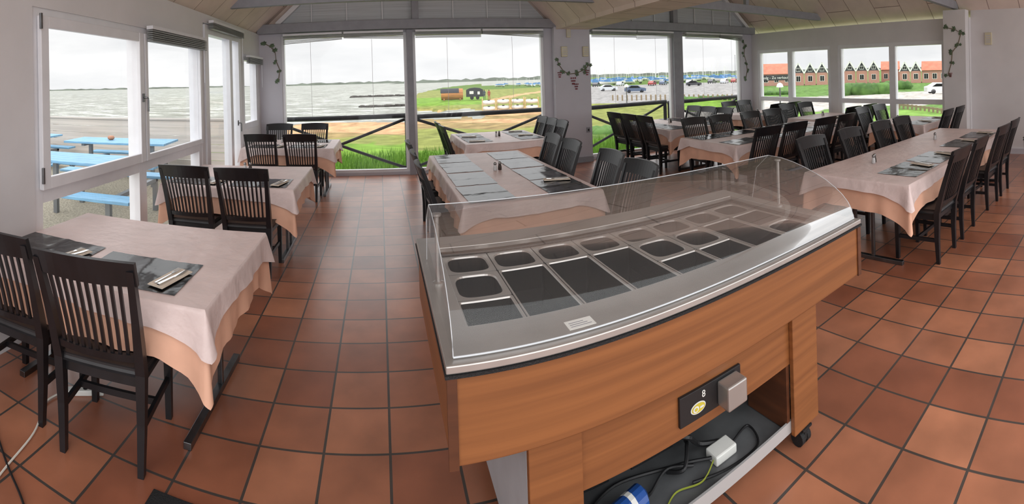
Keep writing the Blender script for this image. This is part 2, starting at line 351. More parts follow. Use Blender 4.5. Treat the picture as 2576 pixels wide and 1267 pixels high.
# ------------------------------------------------------------------ CHAIRS
def make_chair():
    e=empty('dining_chair',label='black wooden dining chair with curved slatted back',cat='chair',group='black dining chairs')
    b=MB(); 
    b.extr([(-.23,.21),(.23,.21),(.205,-.2),(-.205,-.2)][::-1],'z',.43,.47); b.obj('seat',SEATM,parent=e,bevel=.015)
    b=MB()
    o_=[(-.215,.195),(.215,.195),(.195,-.185),(-.195,-.185)]; i_=[(-.193,.173),(.193,.173),(.173,-.163),(-.173,-.163)]
    vs=[(x,y,z) for z in (.37,.43) for x,y in o_+i_]
    fs=[]
    for k in range(4):
        n=(k+1)%4; fs+=[(k,n,8+n,8+k),(4+n,4+k,12+k,12+n),(n,k,4+k,4+n),(8+k,8+n,12+n,12+k)]
    b.add(vs,fs); b.obj('seat_frame',BLACKW,parent=e)
    def yc(x,z):
        z0=-.195 - max(0,(z-.44))**1.2*.36
        return z0-.03*(1-(x/.23)**2)
    for sx in (-1,1):
        l=MB(); l.beam((sx*.205,.185,0),(sx*.205,.185,.43),.03,.03,.042,.042); l.obj('leg',BLACKW,parent=e)
        l=MB(); pts=[(sx*.19,-.195,0),(sx*.195,-.188,.22),(sx*.2,-.195,.44)]+[(sx*(.2+.02*k/4),yc(.23,z)-.004,z) for k,z in ((1,.58),(2,.7),(3,.82),(4,.94))]
        ws=[.028,.036,.044,.04,.036,.033,.03]; vs=[]
        for (x,y,z),w_ in zip(pts,ws): h=w_/2; vs+=[(x-h,y-h*1.1,z),(x+h,y-h*1.1,z),(x+h,y+h*1.1,z),(x-h,y+h*1.1,z)]
        n=len(pts)
        l.add(vs,[(i*4+k,i*4+(k+1)%4,i*4+4+(k+1)%4,i*4+4+k) for i in range(n-1) for k in range(4)]+[(3,2,1,0),(4*n-4,4*n-3,4*n-2,4*n-1)])
        l.obj('leg',BLACKW,parent=e)
    b=MB()
    for sx in(-1,1): b.beam((sx*.195,-.185,.2),(sx*.205,.185,.2),.018,.03)
    b.beam((-.2,0,.2),(.2,0,.2),.018,.03); b.multi('stretcher',BLACKW,parent=e)
    b=MB(); N=12
    def rail(z0,z1,hw,th,arch=0):
        vs=[];
        for i in range(N+1):
            x=-hw+2*hw*i/N; a=arch*(1-(x/hw)**2)
            for (zz,dy) in ((z0,-th/2),(z0,th/2),(z1+a,th/2),(z1+a,-th/2)): vs.append((x,yc(x,zz)+dy,zz))
        fs=[(4*i+k,4*i+(k+1)%4,4*i+4+(k+1)%4,4*i+4+k) for i in range(N) for k in range(4)]+[(3,2,1,0),(4*N,4*N+1,4*N+2,4*N+3)]
        b.add(vs,fs)
    rail(.87,.975,.24,.024,.012); rail(.5,.535,.2,.022)
    for k in range(10):
        x=-.165+.33*k/9
        zs=[.52,.65,.78,.88]
        for i in range(3): b.beam((x*(.93+.07*i/3),yc(x,zs[i]),zs[i]),(x*(.93+.07*(i+1)/3),yc(x,zs[i+1]),zs[i+1]),.0145,.012,up=(0,1,0))
    b.obj('backrest',BLACKW,parent=e)
    return e
chair0=None
def chair(x,y,face,rot=None):
    global chair0
    r={'N':0,'S':pi,'E':-pi/2,'W':pi/2}[face]+(random.uniform(-.04,.04) if rot is None else rot)
    if chair0 is None:
        chair0=make_chair(); chair0.location=(x,y,0); chair0.rotation_euler=(0,0,r); return chair0
    return dup(chair0,(x,y,0),r)

# ------------------------------------------------------------------ TABLES
def cloth(name,hx,hy,z,drop,cdrop,flare,amp,seed,m,loc):
    rnd=random.Random(seed); per=[]
    cs=[(hx,-hy),(hx,hy),(-hx,hy),(-hx,-hy)]; ns=[(1,0),(0,1),(-1,0),(0,-1)]
    s=0
    for i in range(4):
        a=cs[i]; bb=cs[(i+1)%4]; n=ns[i]; n2=ns[(i+1)%4]
        L=abs(bb[0]-a[0])+abs(bb[1]-a[1]); K=max(10,int(L/.03))
        for k in range(K+1):
            t=k/K; dist=min(t,1-t)*L; cf=max(0,1-dist/.24)**1.25*.86
            per.append((a[0]+(bb[0]-a[0])*t,a[1]+(bb[1]-a[1])*t,n[0],n[1],cf,s+t*L))
        for k in range(1,6):
            q=k/6; t=q*pi/2; per.append((bb[0],bb[1],n[0]*cos(t)+n2[0]*sin(t),n[1]*cos(t)+n2[1]*sin(t),1-.28*abs(q-.5),s+L))
        s+=L
    P=len(per); J=8; vs=[];ph=[rnd.uniform(0,6) for _ in range(4)]; fq=rnd.uniform(20,26)
    for j in range(J+1):
        t=j/J
        for (x,y,nx,ny,cf,ss) in per:
            w=amp*t*(sin(ss*fq+ph[0])*.6+sin(ss*fq*.53+ph[1])*.6+.35*sin(ss*fq*1.9+ph[3]))*(1-cf)
            off=flare*t+w+max(0,cf-.5)*.06*t+(.004 if j>0 else 0)
            if 0<cf<.86: off+= -.02*t*sin(min(1,cf)*pi)
            vs.append((x+nx*off,y+ny*off,z-(drop+cf*cdrop+.012*sin(ss*5+ph[2]))*t*(1 if j else 0)))
    fs=[(j*P+i,(j+1)*P+i,(j+1)*P+(i+1)%P,j*P+(i+1)%P) for j in range(J) for i in range(P)]
    b=MB(); b.add(vs,fs+[tuple(range(P))])
    o=b.obj(name,m,loc=loc,smooth=True)
    me=o.data; me.polygons[len(me.polygons)-1].use_smooth=False
    return o
TZ=.725
def table_frame(x0,x1,y0,y1,axis='x'):
    cx,cy=(x0+x1)/2,(y0+y1)/2; hx,hy=(x1-x0)/2,(y1-y0)/2
    e=empty('dining_table',(cx,cy,0),label='rectangular dining table on square metal pedestal feet',cat='table',group='dining tables')
    b=MB(); b.box(-hx+.01,hx-.01,-hy+.01,hy-.01,TZ-.03,TZ); b.obj('table_top',WOODD,parent=e,bevel=.004)
    for s in (-1,1):
        b=MB()
        if axis=='x':
            X=s*(hx-.16); b.box(X-.02,X+.02,-.38,.38,0.0,.035)
            for yy in(-.09,.09): b.box(X-.014,X+.014,yy-.014,yy+.014,.033,TZ-.03)
        else:
            Y=s*(hy-.16); b.box(-.38,.38,Y-.02,Y+.02,0,.035)
            for xx in(-.09,.09): b.box(xx-.014,xx+.014,Y-.014,Y+.014,.033,TZ-.03)
        b.obj('leg',STEELD,parent=e,bevel=.003,label='dark metal twin-post leg with foot bar')
    return e
seedc=[1]
def table(x0,x1,y0,y1,split=None,axis='x',wdrop=.1):
    if split=='x': 
        m=(x0+x1)/2; table_frame(x0,m-.01,y0,y1,axis); table_frame(m+.01,x1,y0,y1,axis)
    elif split=='y':
        m=(y0+y1)/2; table_frame(x0,x1,y0,m-.01,axis); table_frame(x0,x1,m+.01,y1,axis)
    else: table_frame(x0,x1,y0,y1,axis)
    cx,cy=(x0+x1)/2,(y0+y1)/2; seedc[0]+=1
    o=cloth('tablecloth',(x1-x0)/2,(y1-y0)/2,.729,.25,.15,.008,.013,seedc[0],PEACH,(cx,cy,0)); tag(o,'peach cotton tablecloth draped over a dining table','tablecloth','peach tablecloths')
    o=cloth('overlay_cloth',(x1-x0)/2+.004,(y1-y0)/2+.004,.734,wdrop,.1,.026,.007,seedc[0]+50,LILAC,(cx,cy,0)); tag(o,'pale pinkish white overlay cloth spread over the peach cloth','tablecloth','white overlay cloths')
def make_mat():
    b=MB(); nx,ny=20,14; W,H=.55,.38
    vs=[(-W/2+W*i/nx,-H/2+H*j/ny,.0015+.003*abs(sin(i*1.1+j*.4))*.6+(.004*max(0,1-abs(i-nx/2)/1.5))+(.003*max(0,1-abs(j-ny/2)/1.5))) for j in range(ny+1) for i in range(nx+1)]
    b.add(vs,[(j*(nx+1)+i,j*(nx+1)+i+1,(j+1)*(nx+1)+i+1,(j+1)*(nx+1)+i) for j in range(ny) for i in range(nx)])
    return tag(b.obj('placemat',MATB,smooth=True,loc=(0,0,-50)),'glossy black rectangular placemat lying on the tablecloth','placemat','black placemats')
def make_fork():
    b=MB(); b.beam((0,-.1,.004),(0,.03,.004),.013,.003,.006,.003); b.beam((0,.03,.004),(0,.055,.006),.006,.003,.022,.003)
    for k in range(4): b.beam((-.009+.006*k,.055,.006),(-.009+.006*k,.1,.008),.003,.0025)
    return tag(b.obj('fork',CUT,bevel=.001,loc=(0,0,-50)),'polished steel fork lying on a paper napkin','fork','steel forks')
def make_knife():
    b=MB(); b.beam((0,-.11,.005),(0,0,.005),.016,.006,.012,.005); b.add([(-.008,0,.004),(.008,0,.004),(.01,.06,.004),(.002,.11,.004),(-.008,.1,.004),(-.008,0,.006),(.008,0,.006),(.01,.06,.005),(.002,.11,.005),(-.008,.1,.006)],[(4,3,2,1,0),(5,6,7,8,9),(0,1,6,5),(1,2,7,6),(2,3,8,7),(3,4,9,8),(4,0,5,9)])
    return tag(b.obj('knife',CUT,loc=(0,0,-50)),'polished steel table knife lying on a paper napkin','knife','steel knives')
def make_nap():
    b=MB(); b.box(-.045,.045,-.12,.12,0,.004); b.box(-.043,.04,-.11,.115,.004,.007)
    return tag(b.obj('paper_napkin',NAPK,bevel=.001,loc=(0,0,-50)),'folded beige paper napkin under cutlery','napkin','paper napkins')
def make_shaker(m,nm,lab):
    e=empty(nm,(0,0,-50),label=lab,cat='shaker',group='salt and pepper shakers')
    MB().lathe([(.017,0),(.02,.004),(.019,.03),(.014,.055),(.014,.06)],n=12).obj('shaker_body',m,parent=e,smooth=True)
    MB().lathe([(.0155,.06),(.0155,.075),(.011,.084),(.002,.087)],n=12).obj('cap',CAP,parent=e,smooth=True)
    return e
T_mat=make_mat();T_fork=make_fork();T_knife=make_knife();T_nap=make_nap()
T_salt=make_shaker(SALT,'salt_shaker','small glass salt shaker with chrome cap'); T_pep=make_shaker(PEPP,'pepper_shaker','small pepper shaker with chrome cap beside the salt')
def setting(x,y,rot=0,cut=True):
    r=rot+random.uniform(-.05,.05); z=.7355
    dup(T_mat,(x,y,z),r)
    if cut:
        c,s=cos(r),sin(r); L=lambda a,b_: (x+a*c-b_*s,y+a*s+b_*c)
        p=L(.19,-.04); dup(T_nap,(p[0],p[1],z+.009),r-.25); 
        p=L(.175,-.04); dup(T_fork,(p[0],p[1],z+.0165),r-.22)
        p=L(.208,-.045); dup(T_knife,(p[0],p[1],z+.0165),r-.3)
def shakers(x,y):
    dup(T_salt,(x,y,.7352)); dup(T_pep,(x+.055,y+.02,.7352))

# LEFT ROW
table(-2.1,-.75,1.85,2.9)
chair(-1.25,1.94,'N',.17); chair(-1.8,1.95,'N',.1); setting(-1.2,2.1,.03); setting(-1.82,2.12,-.02)
table(-2.1,-.8,4.12,5.28)
chair(-1.18,4.15,'N'); chair(-1.72,4.17,'N'); setting(-1.15,4.37); setting(-1.77,4.37); shakers(-1.5,5.0)
table(-2.08,-.7,6.75,7.85)
chair(-1.13,6.8,'N'); chair(-1.7,6.82,'N'); chair(-1.17,7.82,'S'); chair(-1.78,7.82,'S'); setting(-1.1,7.0); setting(-1.72,7.0); setting(-1.1,7.6,pi,False); shakers(-1.6,7.45)
# MIDDLE
table(.6,1.74,3.45,5.85,'y','y')
for y in (5.4,4.6,3.95): chair(.68,y,'E')
for x,y in ((1.68,5.3),(1.66,4.7),(1.66,3.8)): chair(x,y,'W')
chair(1.6,3.18,'W')
for y in (5.53,4.95,4.35,3.77): setting(.83,y,-pi/2,False); setting(1.5,y,pi/2,y==3.77)
shakers(1.14,4.65)
table(1.22,2.52,6.65,8.1,None,'y')
for y in (7.8,7.2): chair(1.3,y,'E')
for y in (7.8,7.35,6.9): chair(2.45,y,'W')
for y in (7.7,7.1): setting(1.46,y,-pi/2); setting(2.28,y,pi/2)
shakers(1.85,7.4)
# RIGHT BACK
table(4.5,5.85,6.35,8.1,None,'y')
for y in (7.75,7.2,6.65): chair(4.55,y,'E'); 
for y in (7.75,7.3,6.8): chair(5.78,y,'W')
for y in (7.8,7.2,6.63): setting(4.74,y,-pi/2,False); setting(5.6,y,pi/2,False)
shakers(5.15,7.3)
table(4.05,6.75,4.3,5.45,'x','x')
for x in (4.5,5.05,5.75,6.3): chair(x,5.36,'S')
for x in (4.3,4.85,5.55,6.1): chair(x,4.32,'N')
for x in (4.4,5.0,5.7,6.3): setting(x,4.53,0,False); setting(x,5.22,pi,False)
shakers(5.3,4.88)
table(3.37,6.7,1.62,2.66,'x','x')
for x in (3.85,4.6,5.35,5.95): chair(x,2.6,'S')
for x in (3.85,4.45,5.4,6.0): chair(x,1.68,'N')
for x in (3.9,4.5,5.4,6.1): setting(x,1.86)
shakers(4.0,2.3); shakers(5.6,2.3)
table(7.05,8.3,6.85,7.8); 
for x in (7.45,7.95): chair(x,7.75,'S'); chair(x,6.9,'N')
for x in (7.38,7.98): setting(x,7.07)
shakers(7.7,7.45)
table(7.05,8.35,4.95,5.95)
for x in (7.35,7.95): chair(x,4.97,'N'); chair(x,5.9,'S'); setting(x,5.17)
shakers(7.7,5.6)
table(6.95,8.25,3.05,4.05)
for x in (7.25,7.85): chair(x,4.02,'S'); chair(x,3.08,'N'); setting(x,3.27)
shakers(7.5,3.8)
chair(7.9,1.35,'N')
for t in (T_mat,T_fork,T_knife,T_nap,T_salt,T_pep):
    for c in list(t.children): bpy.data.objects.remove(c)
    bpy.data.objects.remove(t)

# ------------------------------------------------------------------ SALAD BAR
sb=empty('salad_bar',(0,0,0),label='wooden refrigerated salad bar with steel top and clear sneeze guard',cat='salad bar')
X0,X1,Y0,Y1=.155,2.04,1.255,2.3
ox0,ox1,oy0,oy1=.25,1.968,1.45,2.15
def ring(b,z0,z1,a,bq,mi=0):
    (ax0,ax1,ay0,ay1),(bx0,bx1,by0,by1)=a,bq
    O=[(ax0,ay0),(ax1,ay0),(ax1,ay1),(ax0,ay1)]; I=[(bx0,by0),(bx1,by0),(bx1,by1),(bx0,by1)]
    vs=[(x,y,z) for z in (z0,z1) for x,y in O+I]; fs=[]
    for k in range(4):
        n=(k+1)%4; fs+=[(k,n,8+n,8+k),(4+n,4+k,12+k,12+n),(n,k,4+k,4+n),(8+k,8+n,12+n,12+k)]
    b.add(vs,fs,mi)
b=MB(); ring(b,.876,.9,(X0,X1,Y0,Y1),(ox0,ox1,oy0,oy1)); b.obj('worktop',STEEL,parent=sb,bevel=.004)
b=MB(); ring(b,.866,.875,(X0-.003,X1+.003,Y0-.003,Y1+.003),(ox0,ox1,oy0,oy1)); b.obj('rim_seal',RUB,parent=sb)
b=MB()
b.add([(ox0,oy0,.66),(ox1,oy0,.66),(ox1,oy1,.66),(ox0,oy1,.66),(ox0,oy0,.875),(ox1,oy0,.875),(ox1,oy1,.875),(ox0,oy1,.875)],[(0,1,2,3),(0,4,5,1),(1,5,6,2),(2,6,7,3),(3,7,4,0)])
b.obj('cooling_well',WELLD,parent=sb)
b=MB()
b.box(ox0+.01,ox1-.01,oy1-.008,oy1-.003,.84,.87)
for k in range(40):
    x=ox0+.02+k*(ox1-ox0-.04)/40
    for zz in (.845,.857): b.box(x,x+.03,oy1-.012,oy1-.008,zz,zz+.006,1)
b.obj('air_grille',[STEELD,RUB],parent=sb)
b=MB()
ring(b,.62,.866,(X0+.01,X1-.01,Y0+.01,Y1-.01),(X0+.035,X1-.035,Y0+.035,Y1-.035))
b.obj('body',WOOD,parent=sb,bevel=.003)
b=MB(); b.box(X0+.002,X0+.03,Y0+.003,Y0+.012,.615,.866); b.box(X1-.03,X1-.002,Y0+.003,Y0+.012,.615,.866); b.multi('corner_trim',WOODD,parent=sb)
b=MB(); b.box(.47,1.56,Y0+.06,Y0+.085,.4,.64); b.box(.47,1.56,Y1-.085,Y1-.06,.4,.64); b.multi('lower_panel',WOOD,parent=sb)
for x0,x1 in ((.39,.56),(1.52,1.69)):
    for ya,yb_ in ((Y0+.036,Y0+.059),(Y1-.059,Y1-.036)):
        MB().box(x0,x1,ya,yb_,.09,.66).obj('leg',WOOD,parent=sb,bevel=.003)
SIDEP=mat('grey_laminate',(180,186,192),.4,noise=.04)
b=MB(); b.box(.39,.415,Y0+.06,Y1-.06,.1,.64); b.box(1.665,1.69,Y0+.06,Y1-.06,.1,.64); b.multi('side_panel',[SIDEP],parent=sb,label='grey laminate side panel')
b=MB(); b.box(1.5,1.519,Y0+.062,Y0+.3,.12,.6); b.obj('inner_board',WOODD,parent=sb)
b=MB(); b.box(.416,1.664,Y0+.07,Y1-.07,.1,.115); b.obj('bottom_tray',STEELP,parent=sb,label='sheet steel bottom tray')
b=MB(); b.box(.416,1.664,Y0+.06,Y0+.069,.1,.15); b.obj('tray_edge',STEELW,parent=sb)
b=MB(); b.box(.416,1.664,Y1-.1,Y1-.085,.116,.62); b.obj('back_panel',RUB,parent=sb)
for x in (.47,1.6):
    for y in (Y0+.06,Y1-.1):
        c=MB(); c.box(x-.03,x+.03,y-.03,y+.03,.08,.09); 
        c.tube([(x-.03,y+.01,.036),(x-.008,y+.01,.036)],.035,14); c.tube([(x+.008,y+.01,.036),(x+.03,y+.01,.036)],.035,14); c.box(x-.009,x+.009,y-.02,y+.03,.03,.085)
        c.obj('castor',RUB,parent=sb,label='black swivel castor')
yp=Y0+.06
b=MB(); b.box(.93,1.22,yp-.012,yp,.445,.55); b.obj('control_panel',DARKP,parent=sb,bevel=.002)
b=MB(); b.box(1.1,1.195,yp-.075,yp-.012,.452,.54); b.obj('control_box',STEEL,parent=sb,bevel=.006,label='brushed steel thermostat box')
b=MB(); YEL=mat('emblem_yellow',(200,182,60),.4)
def disc(b,cx,y,cz,rx,rz,mi): b.add([(cx,y,cz)]+[(cx+rx*cos(2*pi*k/24),y,cz+rz*sin(2*pi*k/24)) for k in range(24)],[(0,i%24+1,i) for i in range(1,25)],mi)
disc(b,1.01,yp-.013,.486,.034,.02,1); disc(b,1.01,yp-.0145,.486,.03,.016,0); disc(b,.998,yp-.016,.486,.013,.011,1); disc(b,.998,yp-.0175,.486,.007,.006,0)
b.box(1.015,1.032,yp-.017,yp-.015,.483,.489,1)
b.obj('emblem',[YEL,PLASTW],parent=sb,label='oval yellow and white emblem sticker')
def text(s,size,loc,rot,m,parent=None,name='lettering',ext=.0008):
    cu=bpy.data.curves.new(name,'FONT'); cu.body=s; cu.size=size; cu.extrude=ext; cu.align_x='CENTER'; cu.align_y='CENTER'; cu.materials.append(m)
    o=bpy.data.objects.new(name,cu); COL.objects.link(o)
    dg=bpy.context.evaluated_depsgraph_get(); me=bpy.data.meshes.new_from_object(o.evaluated_get(dg)); bpy.data.objects.remove(o)
    o=bpy.data.objects.new(name,me); COL.objects.link(o); o.location=loc; o.rotation_euler=rot
    if parent: o.parent=parent
    return o
text('8',.034,(1.035,yp-.014,.525),(pi/2,0,0),PLASTW,sb,'number_label')
BL=mat('blue_enamel',(40,80,150),.3,noise=.1)
b=MB(); b.tube([(.7,1.4,.165),(.72,1.4,.165),(.84,1.43,.165),(.86,1.43,.165)],[.02,.045,.045,.02],16); b.obj('compressor',BL,parent=sb,label='blue metal cylinder filter drier')
b=MB(); b.tube([(.775,1.4138,.165),(.795,1.4188,.165)],.0462,16); b.obj('compressor_label',PLASTW,parent=sb)
b=MB(); b.box(1.17,1.28,1.4,1.47,.116,.155); b.obj('junction_box',PLASTW,parent=sb,bevel=.006,label='white plastic electrical junction box')
b=MB(); b.box(.9,1.1,1.6,1.85,.116,.3); b.tube([(1.25,1.75,.116),(1.25,1.75,.3),(1.25,1.75,.33)],[.11,.11,.05],16); b.box(.5,.8,1.6,1.8,.116,.22); b.multi('machinery',RUB,parent=sb)
def spl(pts,n=8):
    out=[];P=[Vector(p) for p in pts]
    for i in range(len(P)-1):
        a=P[max(i-1,0)];b_=P[i];c=P[i+1];d=P[min(i+2,len(P)-1)]
        for k in range(n):
            t=k/n; out.append(.5*((2*b_)+(c-a)*t+(2*a-5*b_+4*c-d)*t*t+(3*b_-a-3*c+d)*t**3))
    out.append(P[-1]); return out
CBL=mat('black_cable',(24,24,26),.5); CBY=mat('yellow_green_wire',(150,160,60),.5)
b=MB(); b.tube(spl([(.7,1.4,.165),(.64,1.39,.15),(.6,1.46,.13),(.8,1.56,.13),(1.05,1.5,.13),(1.17,1.43,.14)]),.006,6); b.tube(spl([(1.28,1.43,.14),(1.4,1.46,.13),(1.36,1.36,.125),(1.2,1.36,.125),(1.05,1.4,.13)]),.005,6)
b.tube(spl([(1.0,1.5,.13),(1.04,1.44,.16),(1.1,1.5,.19),(1.15,1.58,.13)]),.008,6); b.tube(spl([(1.1,1.46,.13),(1.0,1.5,.14),(.9,1.46,.13),(.86,1.43,.165)]),.006,6); b.tube(spl([(1.0,1.6,.2),(1.08,1.48,.24),(1.16,1.5,.16),(1.25,1.47,.14)]),.01,6); b.multi('cable',CBL,parent=sb)
b=MB(); b.tube(spl([(1.17,1.42,.135),(1.08,1.38,.13),(.98,1.41,.125),(.9,1.37,.125)]),.003,5); b.obj('earth_wire',CBY,parent=sb)
b=MB(); b.box(1.38,1.49,1.7,2.1,.116,.42); b.obj('evaporator_box',PLASTW,parent=sb)
b=MB(); b.box(.54,.63,1.315,1.365,.9,.901); 
for k in range(3): b.box(.55,.62-.01*k,1.326+k*.011,1.329+k*.011,.901,.9013,1)
b.obj('sticker',[PLASTW,mat('pencil_grey',(120,120,130),.6)],parent=sb,label='small white paper sticker with faint handwriting')
gx0,gx1=.18,2.02
prof=[(1.285,.905),(1.288,.92),(1.298,.95),(1.32,.985),(1.355,1.02),(1.4,1.052),(1.455,1.083),(1.52,1.11),(1.6,1.137),(1.68,1.157),(1.77,1.172),(1.87,1.175)]
YE=1.87; ZE=1.175
sg=empty('sneeze_guard'); sg.parent=sb; sg['label']='clear curved acrylic sneeze guard'
b=MB(); n=len(prof)
vs=[(gx0,y,z) for y,z in prof]+[(gx1,y,z) for y,z in prof]
b.add(vs,[(i,i+1,n+i+1,n+i) for i in range(n-1)])
b.obj('curved_shield',GUARD,parent=sg,smooth=True)
for gx in (gx0,gx1):
    b=MB(); b.add([(gx,y,z) for y,z in prof]+[(gx,YE+.1,1.09),(gx,YE+.14,.905)],[tuple(range(n+2))]); b.obj('end_shield',GUARD,parent=sg)
b=MB()
for gx in (gx0,gx1): b.tube([(gx,y,z) for y,z in prof]+[(gx,YE+.1,1.09),(gx,YE+.14,.905)],.0015,6)
b.tube([(gx0,1.285,.905),(gx1,1.285,.905)],.003,6); b.tube([(gx0,YE,ZE),(gx1,YE,ZE)],.002,6)
b.multi('shield_edge',GEDGE,parent=sg)
for gx in (gx0+.02,gx1-.03):
    b=MB(); b.tube([(gx,1.77,.9),(gx,1.77,1.163)],.009,12); b.lathe([(.022,0),(.022,.008),(.012,.012)],(gx,1.77,.9),14); b.lathe([(.012,0),(.018,.004),(.018,.012)],(gx,1.77,1.155),14)
    b.obj('support_post',STEEL,parent=sg,smooth=False)
def pan(cx,cy,w,d,rnd,depth,lab):
    b=MB(); N=32; z=.862
    def sq(hx,hy,e,k):
        t=2*pi*(k+.5)/N; c,s=cos(t),sin(t)
        return (math.copysign(abs(c)**(2/e),c)*hx,math.copysign(abs(s)**(2/e),s)*hy)
    if rnd<10: rings=[(w/2,d/2,40,0),(w/2-.016,d/2-.016,rnd,.0),(w/2-.02,d/2-.02,rnd,-.006),(w/2-.021,d/2-.021,rnd,-depth*.6),(w/2-.032,d/2-.032,rnd,-depth)]
    else: rings=[(w/2,d/2,40,0),(w/2-.007,d/2-.007,30,.0),(w/2-.01,d/2-.01,30,-.005),(w/2-.012,d/2-.012,rnd,-depth*.6),(w/2-.024,d/2-.024,rnd,-depth)]
    vs=[(cx+sq(w/2,d/2,40,k)[0],cy+sq(w/2,d/2,40,k)[1],z-.004) for k in range(N)]
    for hx,hy,e,dz in rings: vs+=[(cx+sq(hx,hy,e,k)[0],cy+sq(hx,hy,e,k)[1],z+dz) for k in range(N)]
    R=len(rings)+1
    for i in range(R-1):
        mi=0 if i<=2 else 1
        for k in range(N):
            b.f.append((i*N+k,i*N+(k+1)%N,(i+1)*N+(k+1)%N,(i+1)*N+k)); b.m.append(mi)
    b.v=vs; b.f.append(tuple(range((R-1)*N,R*N))); b.m.append(1)
    o=b.obj('food_pan',[STEEL,PANIN if rnd<10 else WELLD],smooth=False)
    tag(o,lab,'food pan','steel food pans in the salad bar')
px=.362; pt=.2133
SM='small stainless steel food pan with rounded opening, empty'; BG='deep empty rectangular food pan with steel rim'; RC='shallow dark rectangular food pan, empty'
for i in range(8): pan(px+pt*i,2.03,.209,.2,4,.14,SM)
for i,kind in enumerate('SBBBSSBR'):
    x=px+pt*i
    if kind=='S': pan(x,1.81,.209,.228,4,.14,SM); pan(x,1.577,.209,.228,30,.14,RC)
    elif kind=='B': pan(x,1.693,.209,.462,30,.16,BG)
    else: pan(x,1.81,.209,.228,30,.14,RC); pan(x,1.577,.209,.228,4,.14,SM)

# ------------------------------------------------------------------ floor mat, cables
b=MB(); b.box(-.95,-.3,1.25,1.74,0,.012); o=b.obj('floor_mat',RUB,bevel=.004); tag(o,'black ribbed rubber floor mat on the tiles','floor mat')
CW=mat('white_cable',(220,216,206),.5)
b=MB(); b.tube(spl([(-1.32,1.0,.008),(-1.5,1.35,.008),(-1.58,1.7,.01),(-1.68,1.9,.01),(-1.66,2.04,.01)]),.005,6)
tag(b.obj('power_cable',CW),'white extension cable trailing across the floor tiles','cable')
b=MB(); b.tube(spl([(-1.05,1.1,.008),(-1.3,1.35,.01),(-1.58,1.5,.01),(-2.0,1.75,.01)]),.005,6)
tag(b.obj('power_cable',CBL),'black cable running along the floor to the wall','cable')
b=MB(); b.box(-.1,.1,-.022,.022,0,.03); o=b.obj('power_strip',PLASTW,loc=(-1.56,2.1,0),rot=.6,bevel=.006); tag(o,'white plastic power strip on the floor under a table','power strip')
g=MB(); [g.lathe([(.013,0),(.013,.002)],(x,0,.03),12) for x in(-.06,0,.06)]; g.multi('socket',RUB,parent=o)

# ------------------------------------------------------------------ EXTERIOR
def az(x): return (x-955)/1180.
def PD(x,d,z=0): a=az(x); return (d*sin(a),d*cos(a),z)
def seamat():
    m=bpy.data.materials.new('choppy_sea'); m.use_nodes=True; nt=m.node_tree; b=nt.nodes['Principled BSDF']; b.inputs['Roughness'].default_value=.6; b.inputs['Specular IOR Level'].default_value=.15
    tc=nt.nodes.new('ShaderNodeTexCoord'); mp=nt.nodes.new('ShaderNodeMapping'); mp.inputs['Rotation'].default_value=(0,0,.3); mp.inputs['Scale'].default_value=(.5,1.4,1); nt.links.new(tc.outputs['Object'],mp.inputs[0])
    n=nt.nodes.new('ShaderNodeTexNoise'); n.inputs['Scale'].default_value=.35; n.inputs['Detail'].default_value=9; n.inputs['Roughness'].default_value=.85
    nt.links.new(mp.outputs[0],n.inputs['Vector'])
    r=nt.nodes.new('ShaderNodeValToRGB'); e=r.color_ramp.elements; e[0].position=.36; e[0].color=srgb((98,98,88)); e[1].position=.6; e[1].color=srgb((232,232,226))
    k=r.color_ramp.elements.new(.5); k.color=srgb((132,134,126)); k=r.color_ramp.elements.new(.55); k.color=srgb((160,162,154))
    nt.links.new(n.outputs[0],r.inputs[0]); nt.links.new(r.outputs[0],b.inputs['Base Color'])
    return m
SEA=seamat()
b=MB(); b.quad((-5000,9,-2.2),(5000,9,-2.2),(5000,6000,-2.2),(-5000,6000,-2.2)); b.quad((-5000,-3000,-2.2),(-14,-3000,-2.2),(-14,9,-2.2),(-5000,9,-2.2))
o=b.obj('sea',SEA); o['kind']='stuff'; tag(o,'choppy grey green sea with whitecaps reaching the horizon','sea')
def terr():
    m=bpy.data.materials.new('terrain'); m.use_nodes=True; nt=m.node_tree; b=nt.nodes['Principled BSDF']; b.inputs['Roughness'].default_value=.95; b.inputs['Specular IOR Level'].default_value=.1
    a=nt.nodes.new('ShaderNodeVertexColor'); a.layer_name='Col'
    tc=nt.nodes.new('ShaderNodeTexCoord'); n=nt.nodes.new('ShaderNodeTexNoise'); n.inputs['Scale'].default_value=1.2; n.inputs['Detail'].default_value=8; nt.links.new(tc.outputs['Object'],n.inputs['Vector'])
    rp=nt.nodes.new('ShaderNodeMapRange'); rp.inputs[1].default_value=.3; rp.inputs[2].default_value=.7; rp.inputs[3].default_value=.55; rp.inputs[4].default_value=1.1; nt.links.new(n.outputs[0],rp.inputs[0])
    mu=nt.nodes.new('ShaderNodeVectorMath'); mu.operation='SCALE'; nt.links.new(a.outputs[0],mu.inputs[0]); nt.links.new(rp.outputs[0],mu.inputs['Scale']); nt.links.new(mu.outputs[0],b.inputs['Base Color'])
    return m
GRN=(118,154,58);OLV=(136,142,78);SND=(200,160,120);ASP=(158,156,154);DRY=(154,134,92);RD=(196,190,182);DGR=(96,122,58)
